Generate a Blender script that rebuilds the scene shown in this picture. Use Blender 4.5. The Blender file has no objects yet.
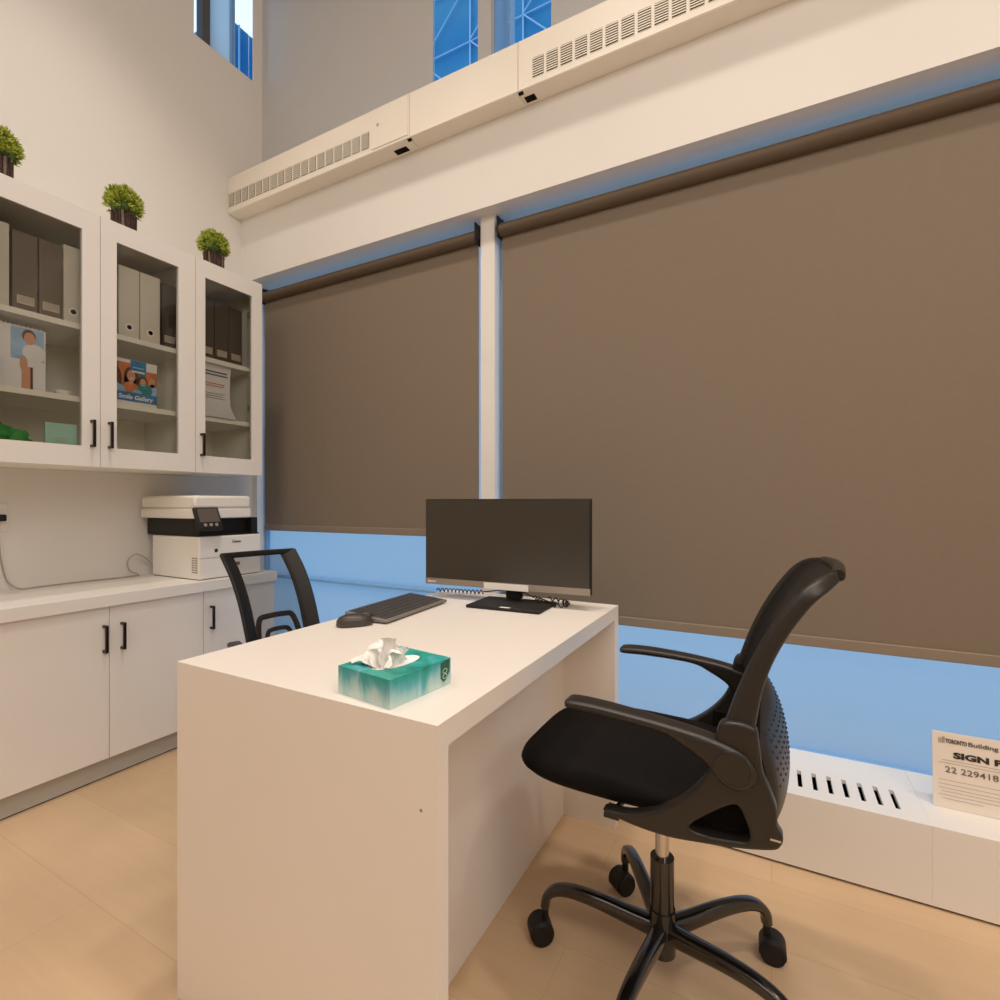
import bpy, bmesh, math, random
from mathutils import Vector, Matrix
random.seed(7)
PI = math.pi
SC = bpy.context.scene
COL = SC.collection

# ------------------------------------------------------------------ materials
def lin(c):
    return tuple((x/255/12.92) if x/255 <= .04045 else ((x/255+.055)/1.055)**2.4 for x in c)

def mat(name, rgb, rough=.5, metal=0, spec=.5, noise=None, bump=None, alpha=None, coat=0, wear=None):
    """procedural principled material: slight colour variation from noise, optional fine bump"""
    m = bpy.data.materials.new(name); m.use_nodes = True
    nt = m.node_tree; b = nt.nodes['Principled BSDF']
    c = lin(rgb)
    b.inputs['Roughness'].default_value = rough
    b.inputs['Metallic'].default_value = metal
    b.inputs['Specular IOR Level'].default_value = spec
    b.inputs['Coat Weight'].default_value = coat
    tc = nt.nodes.new('ShaderNodeTexCoord')
    nz = nt.nodes.new('ShaderNodeTexNoise')
    nz.inputs['Scale'].default_value = (noise or (6, .03))[0]
    nt.links.new(tc.outputs['Object'], nz.inputs['Vector'])
    rp = nt.nodes.new('ShaderNodeValToRGB')
    k = (noise or (6, .03))[1]
    rp.color_ramp.elements[0].position = .3; rp.color_ramp.elements[1].position = .7
    rp.color_ramp.elements[0].color = tuple(x*(1-k) for x in c)+(1,)
    rp.color_ramp.elements[1].color = tuple(min(1, x*(1+k)) for x in c)+(1,)
    nt.links.new(nz.outputs['Fac'], rp.inputs['Fac'])
    nt.links.new(rp.outputs['Color'], b.inputs['Base Color'])
    if bump:
        n2 = nt.nodes.new('ShaderNodeTexNoise'); n2.inputs['Scale'].default_value = bump[0]
        nt.links.new(tc.outputs['Object'], n2.inputs['Vector'])
        bp = nt.nodes.new('ShaderNodeBump'); bp.inputs['Strength'].default_value = bump[1]
        bp.inputs['Distance'].default_value = .002
        nt.links.new(n2.outputs['Fac'], bp.inputs['Height'])
        nt.links.new(bp.outputs['Normal'], b.inputs['Normal'])
    if alpha is not None:
        b.inputs['Alpha'].default_value = alpha
    return m

M = {}
M['wall'] = mat('wall_paint', (231, 227, 221), .75, spec=.25, noise=(3, .012), bump=(120, .06))
M['wall_grey'] = mat('upper_wall_sky_tint', (206, 207, 208), .8, spec=.2, noise=(3, .012))  # dim, cool sky-lit tone put into the wall colour
M['ceiling'] = mat('ceiling_paint', (236, 233, 228), .85, spec=.2)
M['laminate'] = mat('white_laminate', (236, 232, 226), .38, spec=.4, noise=(4, .01))
M['laminate_in'] = mat('cabinet_inside', (244, 240, 228), .5, spec=.3)
M['desk'] = mat('desk_laminate', (238, 230, 221), .36, spec=.4, noise=(4, .01))
M['toe'] = mat('grey_kickboard', (176, 172, 164), .5)
M['metal_paint'] = mat('convector_enamel', (240, 233, 219), .4, spec=.45, noise=(5, .01))
M['dark'] = mat('dark_gap', (20, 17, 14), .8, spec=.1)
M['slot_shade'] = mat('painted_slot_shade', (62, 52, 34), .8, spec=.1)  # shade between the louvres put into the backing colour
M['handle'] = mat('dark_bronze_handle', (38, 28, 24), .35, metal=.6)
M['plastic'] = mat('black_plastic', (29, 25, 22), .42, spec=.45, bump=(400, .12))
M['plasticg'] = mat('gloss_black_paint', (14, 12, 11), .2, spec=.6, coat=.3)
M['plasticd'] = mat('dull_black_plastic', (22, 20, 19), .6, spec=.3)
M['fabric'] = mat('black_mesh_cloth', (11, 9, 8), .85, spec=.15, bump=(500, .4))
M['chrome'] = mat('chrome', (205, 200, 195), .18, metal=1)
M['pot'] = mat('dark_bark', (62, 42, 36), .8, noise=(60, .5), bump=(80, .6))
M['pot2'] = mat('pale_twig', (128, 104, 92), .8, noise=(60, .3))
M['binder'] = mat('white_binder', (218, 212, 198), .5, noise=(8, .02))
M['binder_g'] = mat('grey_file_board', (104, 92, 78), .55, noise=(30, .05))
M['binder_d'] = mat('dark_file_board', (66, 56, 46), .55, noise=(30, .05))
M['brass'] = mat('label_holder_metal', (206, 188, 152), .45, metal=.5)
M['paper'] = mat('paper', (238, 234, 230), .5, spec=.3, noise=(9, .01))
M['gpaper'] = mat('glossy_paper', (232, 232, 234), .12, spec=.6, coat=.4, noise=(9, .02))
M['signboard'] = mat('cream_sign_board', (238, 226, 212), .6, noise=(9, .01))
M['ink'] = mat('black_ink', (34, 30, 30), .6)
M['inkg'] = mat('grey_ink', (150, 138, 128), .6)
M['inkm'] = mat('mid_ink', (96, 88, 82), .6)
M['white'] = mat('white_plastic', (238, 234, 226), .4, noise=(6, .01))
M['pcream'] = mat('printer_white', (240, 236, 228), .42, noise=(6, .01))
M['scr'] = mat('dark_display', (92, 84, 78), .25, spec=.5)
M['screen'] = mat('monitor_panel', (50, 44, 36), .28, spec=.5)
M['chin'] = mat('monitor_chin', (142, 130, 116), .4)
M['key'] = mat('key_black', (54, 52, 52), .5)
M['kbody'] = mat('keyboard_body', (116, 110, 102), .45)
M['mouse'] = mat('mouse_shell', (52, 46, 42), .4)
M['tissue'] = mat('tissue_paper', (252, 249, 245), .9, spec=.1)
M['cable_grey'] = mat('grey_cable', (168, 154, 138), .5)
M['blind'] = mat('taupe_blind_cloth', (123, 110, 95), .85, spec=.15, noise=(40, .015), bump=(600, .1))
M['blind_rail'] = mat('blind_hem_bar', (130, 115, 98), .6)
M['roller'] = mat('blind_roll', (92, 78, 64), .8, spec=.15)
M['frame_blue'] = mat('window_frame_enamel', (214, 222, 232), .4)
M['frame_sky'] = mat('sky_tinted_frame', (126, 178, 226), .35)  # blue of the reflected sky put into the frame colour
M['frame_dark'] = mat('dark_window_frame', (70, 72, 78), .5)
M['skin'] = mat('print_skin', (206, 150, 118), .35)
M['hair'] = mat('print_brown', (92, 52, 36), .35)
M['pblue'] = mat('print_blue', (44, 122, 178), .3, noise=(25, .25))
M['psky'] = mat('print_sky', (150, 186, 222), .3, noise=(20, .2))
M['pteal'] = mat('print_teal', (36, 128, 128), .35, noise=(30, .3))
M['porange'] = mat('print_orange', (206, 112, 66), .35, noise=(25, .2))
M['pgrey'] = mat('print_grey', (170, 164, 160), .3)
M['mint'] = mat('mint_card', (164, 212, 196), .55, noise=(12, .04))
M['gold'] = mat('pale_gold_print', (196, 176, 128), .5)
M['green'] = mat('green_cloth', (46, 148, 62), .6, noise=(12, .3))
M['green2'] = mat('dark_green_cloth', (52, 104, 60), .6, noise=(12, .3))
M['red'] = mat('dull_red', (150, 70, 48), .6)
M['emblem'] = mat('green_emblem', (22, 78, 60), .45)

def mix_mat(name, rgb, opacity, rough=.8):
    m = bpy.data.materials.new(name); m.use_nodes = True
    nt = m.node_tree; out = nt.nodes['Material Output']; b = nt.nodes['Principled BSDF']
    b.inputs['Base Color'].default_value = lin(rgb)+(1,); b.inputs['Roughness'].default_value = rough
    b.inputs['Specular IOR Level'].default_value = .2
    t = nt.nodes.new('ShaderNodeBsdfTransparent'); mx = nt.nodes.new('ShaderNodeMixShader')
    mx.inputs['Fac'].default_value = opacity
    nt.links.new(t.outputs[0], mx.inputs[1]); nt.links.new(b.outputs[0], mx.inputs[2]); nt.links.new(mx.outputs[0], out.inputs['Surface'])
    return m
M['mesh_thin'] = mix_mat('see_through_mesh', (46, 40, 36), .50)
M['mesh_back'] = mix_mat('close_mesh', (13, 11, 10), .94)

def glass_mat(name, tint, gloss):
    m = bpy.data.materials.new(name); m.use_nodes = True
    nt = m.node_tree; out = nt.nodes['Material Output']; nt.nodes.remove(nt.nodes['Principled BSDF'])
    t = nt.nodes.new('ShaderNodeBsdfTransparent'); t.inputs['Color'].default_value = tint+(1,)
    g = nt.nodes.new('ShaderNodeBsdfGlossy'); g.inputs['Roughness'].default_value = .02
    fr = nt.nodes.new('ShaderNodeFresnel'); fr.inputs['IOR'].default_value = gloss
    mx = nt.nodes.new('ShaderNodeMixShader')
    nt.links.new(fr.outputs[0], mx.inputs['Fac']); nt.links.new(t.outputs[0], mx.inputs[1]); nt.links.new(g.outputs[0], mx.inputs[2])
    nt.links.new(mx.outputs[0], out.inputs['Surface'])
    return m
M['glass'] = glass_mat('cabinet_glass', (.975, .975, .955), 1.28)
M['pane'] = glass_mat('window_glass', (.95, .97, 1.0), 1.12)
def frosted():
    m = bpy.data.materials.new('frosted_film_glass'); m.use_nodes = True
    nt = m.node_tree; out = nt.nodes['Material Output']; nt.nodes.remove(nt.nodes['Principled BSDF'])
    t = nt.nodes.new('ShaderNodeBsdfTranslucent'); d = nt.nodes.new('ShaderNodeBsdfDiffuse')
    nz = nt.nodes.new('ShaderNodeTexNoise'); nz.inputs['Scale'].default_value = .8
    rp = nt.nodes.new('ShaderNodeValToRGB'); rp.color_ramp.elements[0].color = (.80, .86, .88, 1); rp.color_ramp.elements[1].color = (.86, .90, .92, 1)
    nt.links.new(nz.outputs['Fac'], rp.inputs['Fac']); nt.links.new(rp.outputs[0], t.inputs['Color'])
    d.inputs['Color'].default_value = (.5, .66, .8, 1)
    mx = nt.nodes.new('ShaderNodeMixShader'); mx.inputs['Fac'].default_value = .07
    nt.links.new(t.outputs[0], mx.inputs[1]); nt.links.new(d.outputs[0], mx.inputs[2]); nt.links.new(mx.outputs[0], out.inputs['Surface'])
    return m
M['frosted'] = frosted()

def floor_mat():
    m = bpy.data.materials.new('maple_plank_floor'); m.use_nodes = True
    nt = m.node_tree; b = nt.nodes['Principled BSDF']; L = nt.links.new
    tc = nt.nodes.new('ShaderNodeTexCoord')
    mp = nt.nodes.new('ShaderNodeMapping'); mp.inputs['Rotation'].default_value = (0, 0, 0)
    L(tc.outputs['Object'], mp.inputs['Vector'])
    br = nt.nodes.new('ShaderNodeTexBrick'); br.offset = .37
    br.inputs['Scale'].default_value = 1; br.inputs['Brick Width'].default_value = 1.22; br.inputs['Row Height'].default_value = .24
    br.inputs['Mortar Size'].default_value = .0012; br.inputs['Mortar Smooth'].default_value = .3
    br.inputs['Color1'].default_value = lin((207, 176, 140))+(1,); br.inputs['Color2'].default_value = lin((201, 169, 132))+(1,)
    br.inputs['Mortar'].default_value = lin((190, 156, 119))+(1,)
    L(mp.outputs[0], br.inputs['Vector'])
    mp2 = nt.nodes.new('ShaderNodeMapping'); mp2.inputs['Scale'].default_value = (2.2, 26, 1)
    L(tc.outputs['Object'], mp2.inputs['Vector'])
    nz = nt.nodes.new('ShaderNodeTexNoise'); nz.inputs['Scale'].default_value = 1.5; nz.inputs['Detail'].default_value = 5
    L(mp2.outputs[0], nz.inputs['Vector'])
    n3 = nt.nodes.new('ShaderNodeTexNoise'); n3.inputs['Scale'].default_value = 2.3; n3.inputs['Detail'].default_value = 2
    L(tc.outputs['Object'], n3.inputs['Vector'])
    r = nt.nodes.new('ShaderNodeMapRange'); r.inputs['To Min'].default_value = .93; r.inputs['To Max'].default_value = 1.07
    L(nz.outputs['Fac'], r.inputs['Value'])
    r2 = nt.nodes.new('ShaderNodeMapRange'); r2.inputs['From Min'].default_value = .35; r2.inputs['From Max'].default_value = .65
    r2.inputs['To Min'].default_value = .93; r2.inputs['To Max'].default_value = 1.06
    L(n3.outputs['Fac'], r2.inputs['Value'])
    mu = nt.nodes.new('ShaderNodeMath'); mu.operation = 'MULTIPLY'; L(r.outputs[0], mu.inputs[0]); L(r2.outputs[0], mu.inputs[1])
    mx = nt.nodes.new('ShaderNodeVectorMath'); mx.operation = 'SCALE'
    L(br.outputs['Color'], mx.inputs[0]); L(mu.outputs[0], mx.inputs['Scale'])
    L(mx.outputs[0], b.inputs['Base Color'])
    b.inputs['Roughness'].default_value = .42; b.inputs['Specular IOR Level'].default_value = .35
    return m
M['floor'] = floor_mat()

def tissue_box_mat():
    m = bpy.data.materials.new('watercolour_teal_card'); m.use_nodes = True
    nt = m.node_tree; b = nt.nodes['Principled BSDF']; L = nt.links.new
    tc = nt.nodes.new('ShaderNodeTexCoord'); sp = nt.nodes.new('ShaderNodeSeparateXYZ'); L(tc.outputs['Object'], sp.inputs[0])
    nz = nt.nodes.new('ShaderNodeTexNoise'); nz.inputs['Scale'].default_value = 26; nz.inputs['Detail'].default_value = 5; nz.inputs['Distortion'].default_value = .8
    mp = nt.nodes.new('ShaderNodeMapping'); mp.inputs['Scale'].default_value = (1, 1, .35); L(tc.outputs['Object'], mp.inputs[0]); L(mp.outputs[0], nz.inputs['Vector'])
    a = nt.nodes.new('ShaderNodeMath'); a.operation = 'MULTIPLY_ADD'; a.inputs[1].default_value = 11.0; L(sp.outputs['Z'], a.inputs[0])
    a.inputs[2].default_value = -.36
    s = nt.nodes.new('ShaderNodeMath'); s.operation = 'ADD'; L(a.outputs[0], s.inputs[0])
    n2 = nt.nodes.new('ShaderNodeMath'); n2.operation = 'MULTIPLY'; n2.inputs[1].default_value = 1.15; L(nz.outputs['Fac'], n2.inputs[0]); L(n2.outputs[0], s.inputs[1])
    rp = nt.nodes.new('ShaderNodeValToRGB'); e = rp.color_ramp.elements
    e[0].position = .18; e[0].color = lin((196, 218, 214))+(1,)
    e[1].position = .42; e[1].color = lin((150, 200, 200))+(1,)
    for p, c in ((.60, (84, 170, 182)), (.72, (40, 160, 158)), (.86, (14, 150, 134)), (.98, (8, 122, 112))):
        x = e.new(p); x.color = lin(c)+(1,)
    L(s.outputs[0], rp.inputs['Fac']); L(rp.outputs[0], b.inputs['Base Color']); b.inputs['Roughness'].default_value = .45
    return m
M['tbox'] = tissue_box_mat()

def leaf_mat():
    m = bpy.data.materials.new('boxwood_leaf'); m.use_nodes = True
    nt = m.node_tree; b = nt.nodes['Principled BSDF']; L = nt.links.new
    tc = nt.nodes.new('ShaderNodeTexCoord'); nz = nt.nodes.new('ShaderNodeTexNoise'); nz.inputs['Scale'].default_value = 45
    L(tc.outputs['Object'], nz.inputs['Vector'])
    rp = nt.nodes.new('ShaderNodeValToRGB'); e = rp.color_ramp.elements
    e[0].position = .32; e[0].color = lin((88, 120, 26))+(1,); e[1].position = .68; e[1].color = lin((206, 214, 76))+(1,)
    L(nz.outputs['Fac'], rp.inputs['Fac']); L(rp.outputs[0], b.inputs['Base Color']); b.inputs['Roughness'].default_value = .5
    return m
M['leaf'] = leaf_mat()
M['leafd'] = mat('boxwood_core', (58, 84, 16), .7, noise=(40, .3))

def facade_mat():
    m = bpy.data.materials.new('tower_glass_facade'); m.use_nodes = True
    nt = m.node_tree; b = nt.nodes['Principled BSDF']; L = nt.links.new
    tc = nt.nodes.new('ShaderNodeTexCoord'); nz = nt.nodes.new('ShaderNodeTexNoise'); nz.inputs['Scale'].default_value = .35; nz.inputs['Detail'].default_value = 6
    L(tc.outputs['Object'], nz.inputs['Vector'])
    rp = nt.nodes.new('ShaderNodeValToRGB'); e = rp.color_ramp.elements
    e[0].position = .3; e[0].color = lin((8, 112, 172))+(1,); e[1].position = .7; e[1].color = lin((66, 140, 178))+(1,)
    L(nz.outputs['Fac'], rp.inputs['Fac']); L(rp.outputs[0], b.inputs['Base Color']); b.inputs['Roughness'].default_value = .5
    b.inputs['Specular IOR Level'].default_value = .1
    return m
M['facade'] = facade_mat()
M['lattice'] = mat('pale_steel', (150, 196, 232), .5)

# ------------------------------------------------------------------ geometry helpers
def new():
    return bmesh.new()

def box(bm, c, s, rot=None, mi=0):
    """box by centre and full size"""
    g = bmesh.ops.create_cube(bm, size=1)
    mt = Matrix.Translation(c) @ (rot if rot else Matrix()) @ Matrix.Diagonal((*s, 1))
    bmesh.ops.transform(bm, matrix=mt, verts=g['verts'])
    for f in {f for v in g['verts'] for f in v.link_faces}: f.material_index = mi

def bx(bm, x0, x1, y0, y1, z0, z1, mi=0):
    box(bm, ((x0+x1)/2, (y0+y1)/2, (z0+z1)/2), (abs(x1-x0), abs(y1-y0), abs(z1-z0)), mi=mi)

def cyl(bm, p0, p1, r0, r1=None, n=24, mi=0):
    p0 = Vector(p0); p1 = Vector(p1); d = p1-p0
    g = bmesh.ops.create_cone(bm, cap_ends=True, segments=n, radius1=r0, radius2=r0 if r1 is None else r1, depth=d.length)
    q = Vector((0, 0, 1)).rotation_difference(d).to_matrix().to_4x4()
    bmesh.ops.transform(bm, matrix=Matrix.Translation((p0+p1)/2) @ q, verts=g['verts'])
    for f in {f for v in g['verts'] for f in v.link_faces}: f.material_index = mi

def loft(bm, rings, cap=True, closed=True, mi=0):
    vs = [[bm.verts.new(p) for p in r] for r in rings]
    n = len(vs[0])
    for a, b in zip(vs, vs[1:]):
        for i in range(n if closed else n-1):
            j = (i+1) % n
            try:
                f = bm.faces.new((a[i], a[j], b[j], b[i])); f.material_index = mi
            except ValueError: pass
    if cap and closed:
        for r in (vs[0][::-1], vs[-1]):
            try:
                f = bm.faces.new(r); f.material_index = mi
            except ValueError: pass
    return vs

def rrect(w, h, r, n=4):
    """rounded rectangle outline in 2D"""
    r = min(r, w/2*.999, h/2*.999); out = []
    for cx, cy, a0 in ((w/2-r, h/2-r, 0), (-w/2+r, h/2-r, 90), (-w/2+r, -h/2+r, 180), (w/2-r, -h/2+r, 270)):
        for i in range(n+1):
            a = math.radians(a0+90*i/n); out.append((cx+r*math.cos(a), cy+r*math.sin(a)))
    return out

def smooth_path(pts, n=8):
    """Catmull-Rom through the points"""
    P = [Vector(p) for p in pts]; P = [P[0]*2-P[1]]+P+[P[-1]*2-P[-2]]; out = []
    for i in range(1, len(P)-2):
        for k in range(n):
            t = k/n
            out.append(.5*((2*P[i])+(P[i+1]-P[i-1])*t+(2*P[i-1]-5*P[i]+4*P[i+1]-P[i+2])*t*t+(-P[i-1]+3*P[i]-3*P[i+1]+P[i+2])*t**3))
    out.append(P[-2].copy()); return out

def tube(bm, pts, r, n=8, n_s=6, mi=0, raw=False):
    path = [Vector(p) for p in pts] if raw else smooth_path(pts, n_s)
    up = None; rings = []
    for i, p in enumerate(path):
        t = (path[min(i+1, len(path)-1)]-path[max(i-1, 0)]).normalized()
        if up is None:
            up = Vector((0, 0, 1)) if abs(t.z) < .9 else Vector((1, 0, 0))
        s = t.cross(up).normalized(); up = s.cross(t).normalized()
        rr = r if not callable(r) else r(i/(len(path)-1))
        rings.append([p+s*rr*math.cos(2*PI*k/n)+up*rr*math.sin(2*PI*k/n) for k in range(n)])
    loft(bm, rings, mi=mi)

def ribbon(bm, pts, side, w, h, r=.3, mi=0, n=3):
    """sweep of a rounded-rectangle section: pts list of Vector; side = fixed or per-point width axis; w,h callables or numbers"""
    rings = []
    for i, p in enumerate(pts):
        t = (pts[min(i+1, len(pts)-1)]-pts[max(i-1, 0)]).normalized()
        s = Vector(side(i/(len(pts)-1)) if callable(side) else side); s = (s-t*s.dot(t)).normalized(); u = s.cross(t)
        f = i/(len(pts)-1)
        ww = w(f) if callable(w) else w; hh = h(f) if callable(h) else h
        rings.append([p+s*a+u*b for a, b in rrect(ww, hh, min(ww, hh)*r, n)])
    loft(bm, rings, mi=mi)

def obj(name, bm, m, parent=None, bevel=0, smooth=True, angle=38, world=True, label=None):
    me = bpy.data.meshes.new(name)
    if parent is not None and world:
        off = Vector(parent['_loc']) if '_loc' in parent else Vector((0, 0, 0))
        bmesh.ops.translate(bm, vec=-off, verts=bm.verts)
    bmesh.ops.recalc_face_normals(bm, faces=bm.faces)
    if smooth:
        for f in bm.faces: f.smooth = True
    bm.to_mesh(me); bm.free()
    for x in (m if isinstance(m, (list, tuple)) else [m]): me.materials.append(x)
    if smooth:
        me.set_sharp_from_angle(angle=math.radians(angle))
    o = bpy.data.objects.new(name, me); COL.objects.link(o)
    if parent is not None:
        o.parent = parent
        if world: o['_loc'] = list(parent['_loc']) if '_loc' in parent else [0, 0, 0]
    if bevel:
        b = o.modifiers.new('bevel', 'BEVEL'); b.width = bevel; b.segments = 2; b.limit_method = 'ANGLE'; b.angle_limit = math.radians(50)
    if label: o['label'] = label
    return o

def tag(o, label, cat, group=None):
    o['label'] = label; o['category'] = cat
    if group: o['group'] = group
    return o

def thing(name, label, cat, loc=(0, 0, 0), rotz=0, group=None):
    o = bpy.data.objects.new(name, None); COL.objects.link(o); o.empty_display_size = .05
    o.location = loc; o.rotation_euler = (0, 0, rotz)
    o['_loc'] = list(loc)
    return tag(o, label, cat, group)

def struct(name, bm, m, parent=None, bevel=0, smooth=False):
    o = obj(name, bm, m, parent, bevel, smooth)
    if parent is None: o['kind'] = 'structure'
    return o

def single(name, bm, m, label, cat, group=None, bevel=0, loc=None, smooth=True):
    """a thing that is one mesh, origin at loc"""
    if loc is not None: bmesh.ops.translate(bm, vec=-Vector(loc), verts=bm.verts)
    o = obj(name, bm, m, None, bevel, smooth)
    if loc is not None: o.location = loc; o['_loc'] = list(loc)
    return tag(o, label, cat, group)

def curve_mesh(cu):
    o = bpy.data.objects.new('tmp', cu); COL.objects.link(o)
    dg = bpy.context.evaluated_depsgraph_get()
    me = bpy.data.meshes.new_from_object(o.evaluated_get(dg))
    bpy.data.objects.remove(o); bm = bmesh.new(); bm.from_mesh(me); bpy.data.meshes.remove(me); bpy.data.curves.remove(cu)
    return bm

def plate(polys, thick, bevel, y, smooth_n=5):
    """flat plate in the XZ plane at y (centre): polys[0] outline, others holes, smoothed"""
    cu = bpy.data.curves.new('p', 'CURVE'); cu.dimensions = '2D'; cu.fill_mode = 'BOTH'
    for pl in polys:
        P = [Vector((a, b, 0)) for a, b in pl]; n = len(P); pts = []
        for i in range(n):
            p0, p1, p2, p3 = P[i-1], P[i], P[(i+1) % n], P[(i+2) % n]
            for k in range(smooth_n):
                t = k/smooth_n
                pts.append(.5*((2*p1)+(p2-p0)*t+(2*p0-5*p1+4*p2-p3)*t*t+(-p0+3*p1-3*p2+p3)*t**3))
        s = cu.splines.new('POLY'); s.points.add(len(pts)-1); s.use_cyclic_u = True
        for q, v in zip(s.points, pts): q.co = (v.x, v.y, 0, 1)
    cu.extrude = thick/2-bevel; cu.bevel_depth = bevel; cu.bevel_resolution = 2; cu.offset = -bevel
    bm = curve_mesh(cu)
    bmesh.ops.transform(bm, matrix=Matrix.Translation((0, y, 0)) @ Matrix.Rotation(PI/2, 4, 'X'), verts=bm.verts)
    return bm

def text_bm(s, size, mtx, bold=0, align='LEFT', xs=1.0, shear=0):
    cu = bpy.data.curves.new('t', 'FONT'); cu.body = s; cu.size = size; cu.align_x = align; cu.offset = bold; cu.extrude = .0003; cu.shear = shear
    cu.resolution_u = 3
    bm = curve_mesh(cu)
    bmesh.ops.transform(bm, matrix=mtx @ Matrix.Diagonal((xs, 1, 1, 1)), verts=bm.verts)
    return bm

def join(bm, other):
    me = bpy.data.meshes.new('j'); other.to_mesh(me); other.free(); bm.from_mesh(me); bpy.data.meshes.remove(me)

def frame_mtx(o, ex, ey):
    """matrix mapping text plane x,y to world ex, ey at o"""
    ex = Vector(ex).normalized(); ey = Vector(ey).normalized(); ez = ex.cross(ey)
    return Matrix.Translation(o) @ Matrix((ex, ey, ez)).transposed().to_4x4()

# ------------------------------------------------------------------ room shell
XL, XR, YB, YW, ZC = -2.82, 2.9, -3.3, 2.13, 4.7
YF, ZS, ZCT = 1.985, 2.425, 3.0           # bulkhead front, its soffit, its top
b = new(); bx(b, XL-.2, XR+.2, YB-.2, YW+.25, -.12, 0); struct('floor', b, M['floor'])
b = new(); bx(b, XL-.2, XR+.2, YB-.2, YW+.25, ZC, ZC+.12); struct('ceiling', b, M['ceiling'])
# left wall with a corner window high up: y 1.70..2.065, z from 3.70
b = new()
bx(b, XL-.15, XL, YB, YW+.2, 0, 3.70); bx(b, XL-.15, XL, YB, 1.70, 3.70, ZC)
bx(b, XL-.008, XL, 2.067, YW+.2, 3.70, ZC); bx(b, XL-.15, XL, 1.70, 2.067, 4.4, ZC)
struct('wall_left', b, M['wall'])
b = new(); bx(b, XR, XR+.15, YB, YW+.2, 0, ZC); struct('wall_right', b, M['wall'])
b = new(); bx(b, XL-.15, XR+.15, YB-.15, YB, 0, ZC); struct('wall_back', b, M['wall'])
# upper window wall above the bulkhead, openings x -1.519..-1.253 and -1.181..-.872
b = new(); T = YW+.15
for x0, x1, z0, z1 in ((XL, -1.519, ZCT, ZC), (-1.253, -1.181, ZCT, ZC), (-.872, XR, ZCT, ZC), (-1.519, -1.253, 4.4, ZC), (-1.181, -.872, 4.4, ZC),
                       (-1.519, -1.253, 2.9, ZCT), (-1.181, -.872, 2.9, ZCT)):
    bx(b, x0, x1, YW, YW+.006 if x1 == -1.519 else T, z0, z1)
struct('wall_window', b, M['wall_grey'])
b = new(); bx(b, XL, XR, YF, YW+.15, ZS, ZCT); struct('trim_1', b, M['wall'])          # bulkhead over the lower windows
# mullion column between the two blinds
b = new(); bx(b, -1.193, -1.118, 2.05, 2.16, .2, ZS+.01); struct('trim_2', b, M['wall'], bevel=.003)
# white return at the window's left end
b = new(); bx(b, XL-.02, -2.775, 2.06, 2.16, 0, ZS+.01); struct('trim_3', b, M['wall'])

def window(name, x0, x1, z0, z1, y, bars=(), hbars=(), fw=.03, fm='frame_blue', pane='pane', dp=.025):
    b = new()
    for a0, a1, c0, c1 in ((x0, x0+fw, z0, z1), (x1-fw, x1, z0, z1), (x0+fw, x1-fw, z0, z0+fw), (x0+fw, x1-fw, z1-fw, z1)):
        bx(b, a0, a1, y-dp, y+dp, c0, c1)
    for xx, w in bars: bx(b, xx-w/2, xx+w/2, y-.025, y+.025, z0+fw, z1-fw)
    for zz, w in hbars: bx(b, x0+fw, x1-fw, y-.022, y+.022, zz-w/2, zz+w/2)
    o = struct(name, b, M[fm], bevel=.002)
    p = new()
    f = p.faces.new([p.verts.new(q) for q in ((x0+fw*.5, y, z0+fw*.5), (x1-fw*.5, y, z0+fw*.5), (x1-fw*.5, y, z1-fw*.5), (x0+fw*.5, y, z1-fw*.5))])
    obj('pane', p, M[pane], o)
    return o
window('window_1', -2.775, -1.19, .2, ZS+.03, 2.135, hbars=((.655, .012),), fw=.02, fm='frame_sky', pane='frosted')
window('window_2', -1.12, XR, .2, ZS+.03, 2.135, fw=.02, fm='frame_sky', pane='frosted')
window('window_3', -1.519, -1.253, ZCT-.06, 4.4, YW+.012, fw=.002, fm='frame_sky', dp=.003)
o = window('window_4', -1.181, -.872, ZCT-.06, 4.4, YW+.06, bars=((-1.098, .006),), fw=.006, fm='frame_sky')
b = new(); bx(b, -1.178, -1.105, YW+.034, YW+.036, ZCT-.05, 4.39); obj('skylit_frame_strip', b, M['frosted'], o)  # translucent strip in place of the jamb, so it looks sky-lit
# corner window in the left wall
b = new()
bx(b, XL-.04, XL-.01, 1.926, 1.934, 3.70, 4.4); bx(b, XL-.04, XL-.012, 1.944, 1.954, 3.70, 4.4)
o = struct('window_5', b, M['frame_sky'])
b = new(); bx(b, XL-.022, XL-.020, 1.80, 1.926, 3.701, 4.399); obj('skylit_frame_strip', b, M['frosted'], o)  # wide frame bar made translucent so it glows sky blue
b = new(); bx(b, XL-.07, XL-.012, 1.757, 1.80, 3.70, 4.4); obj('window_frame', b, M['frame_dark'], o)
b = new(); bx(b, XL-.045, XL-.04, 1.70, 2.067, 3.70, 4.4); obj('pane', b, M['pane'], o)
# the other walls' window wall lower part right of view stays glass; sill strip under the windows
b = new(); bx(b, XL-.15, XR+.15, 2.11, YW+.25, 0, .2); struct('trim_4', b, M['wall'])

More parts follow.
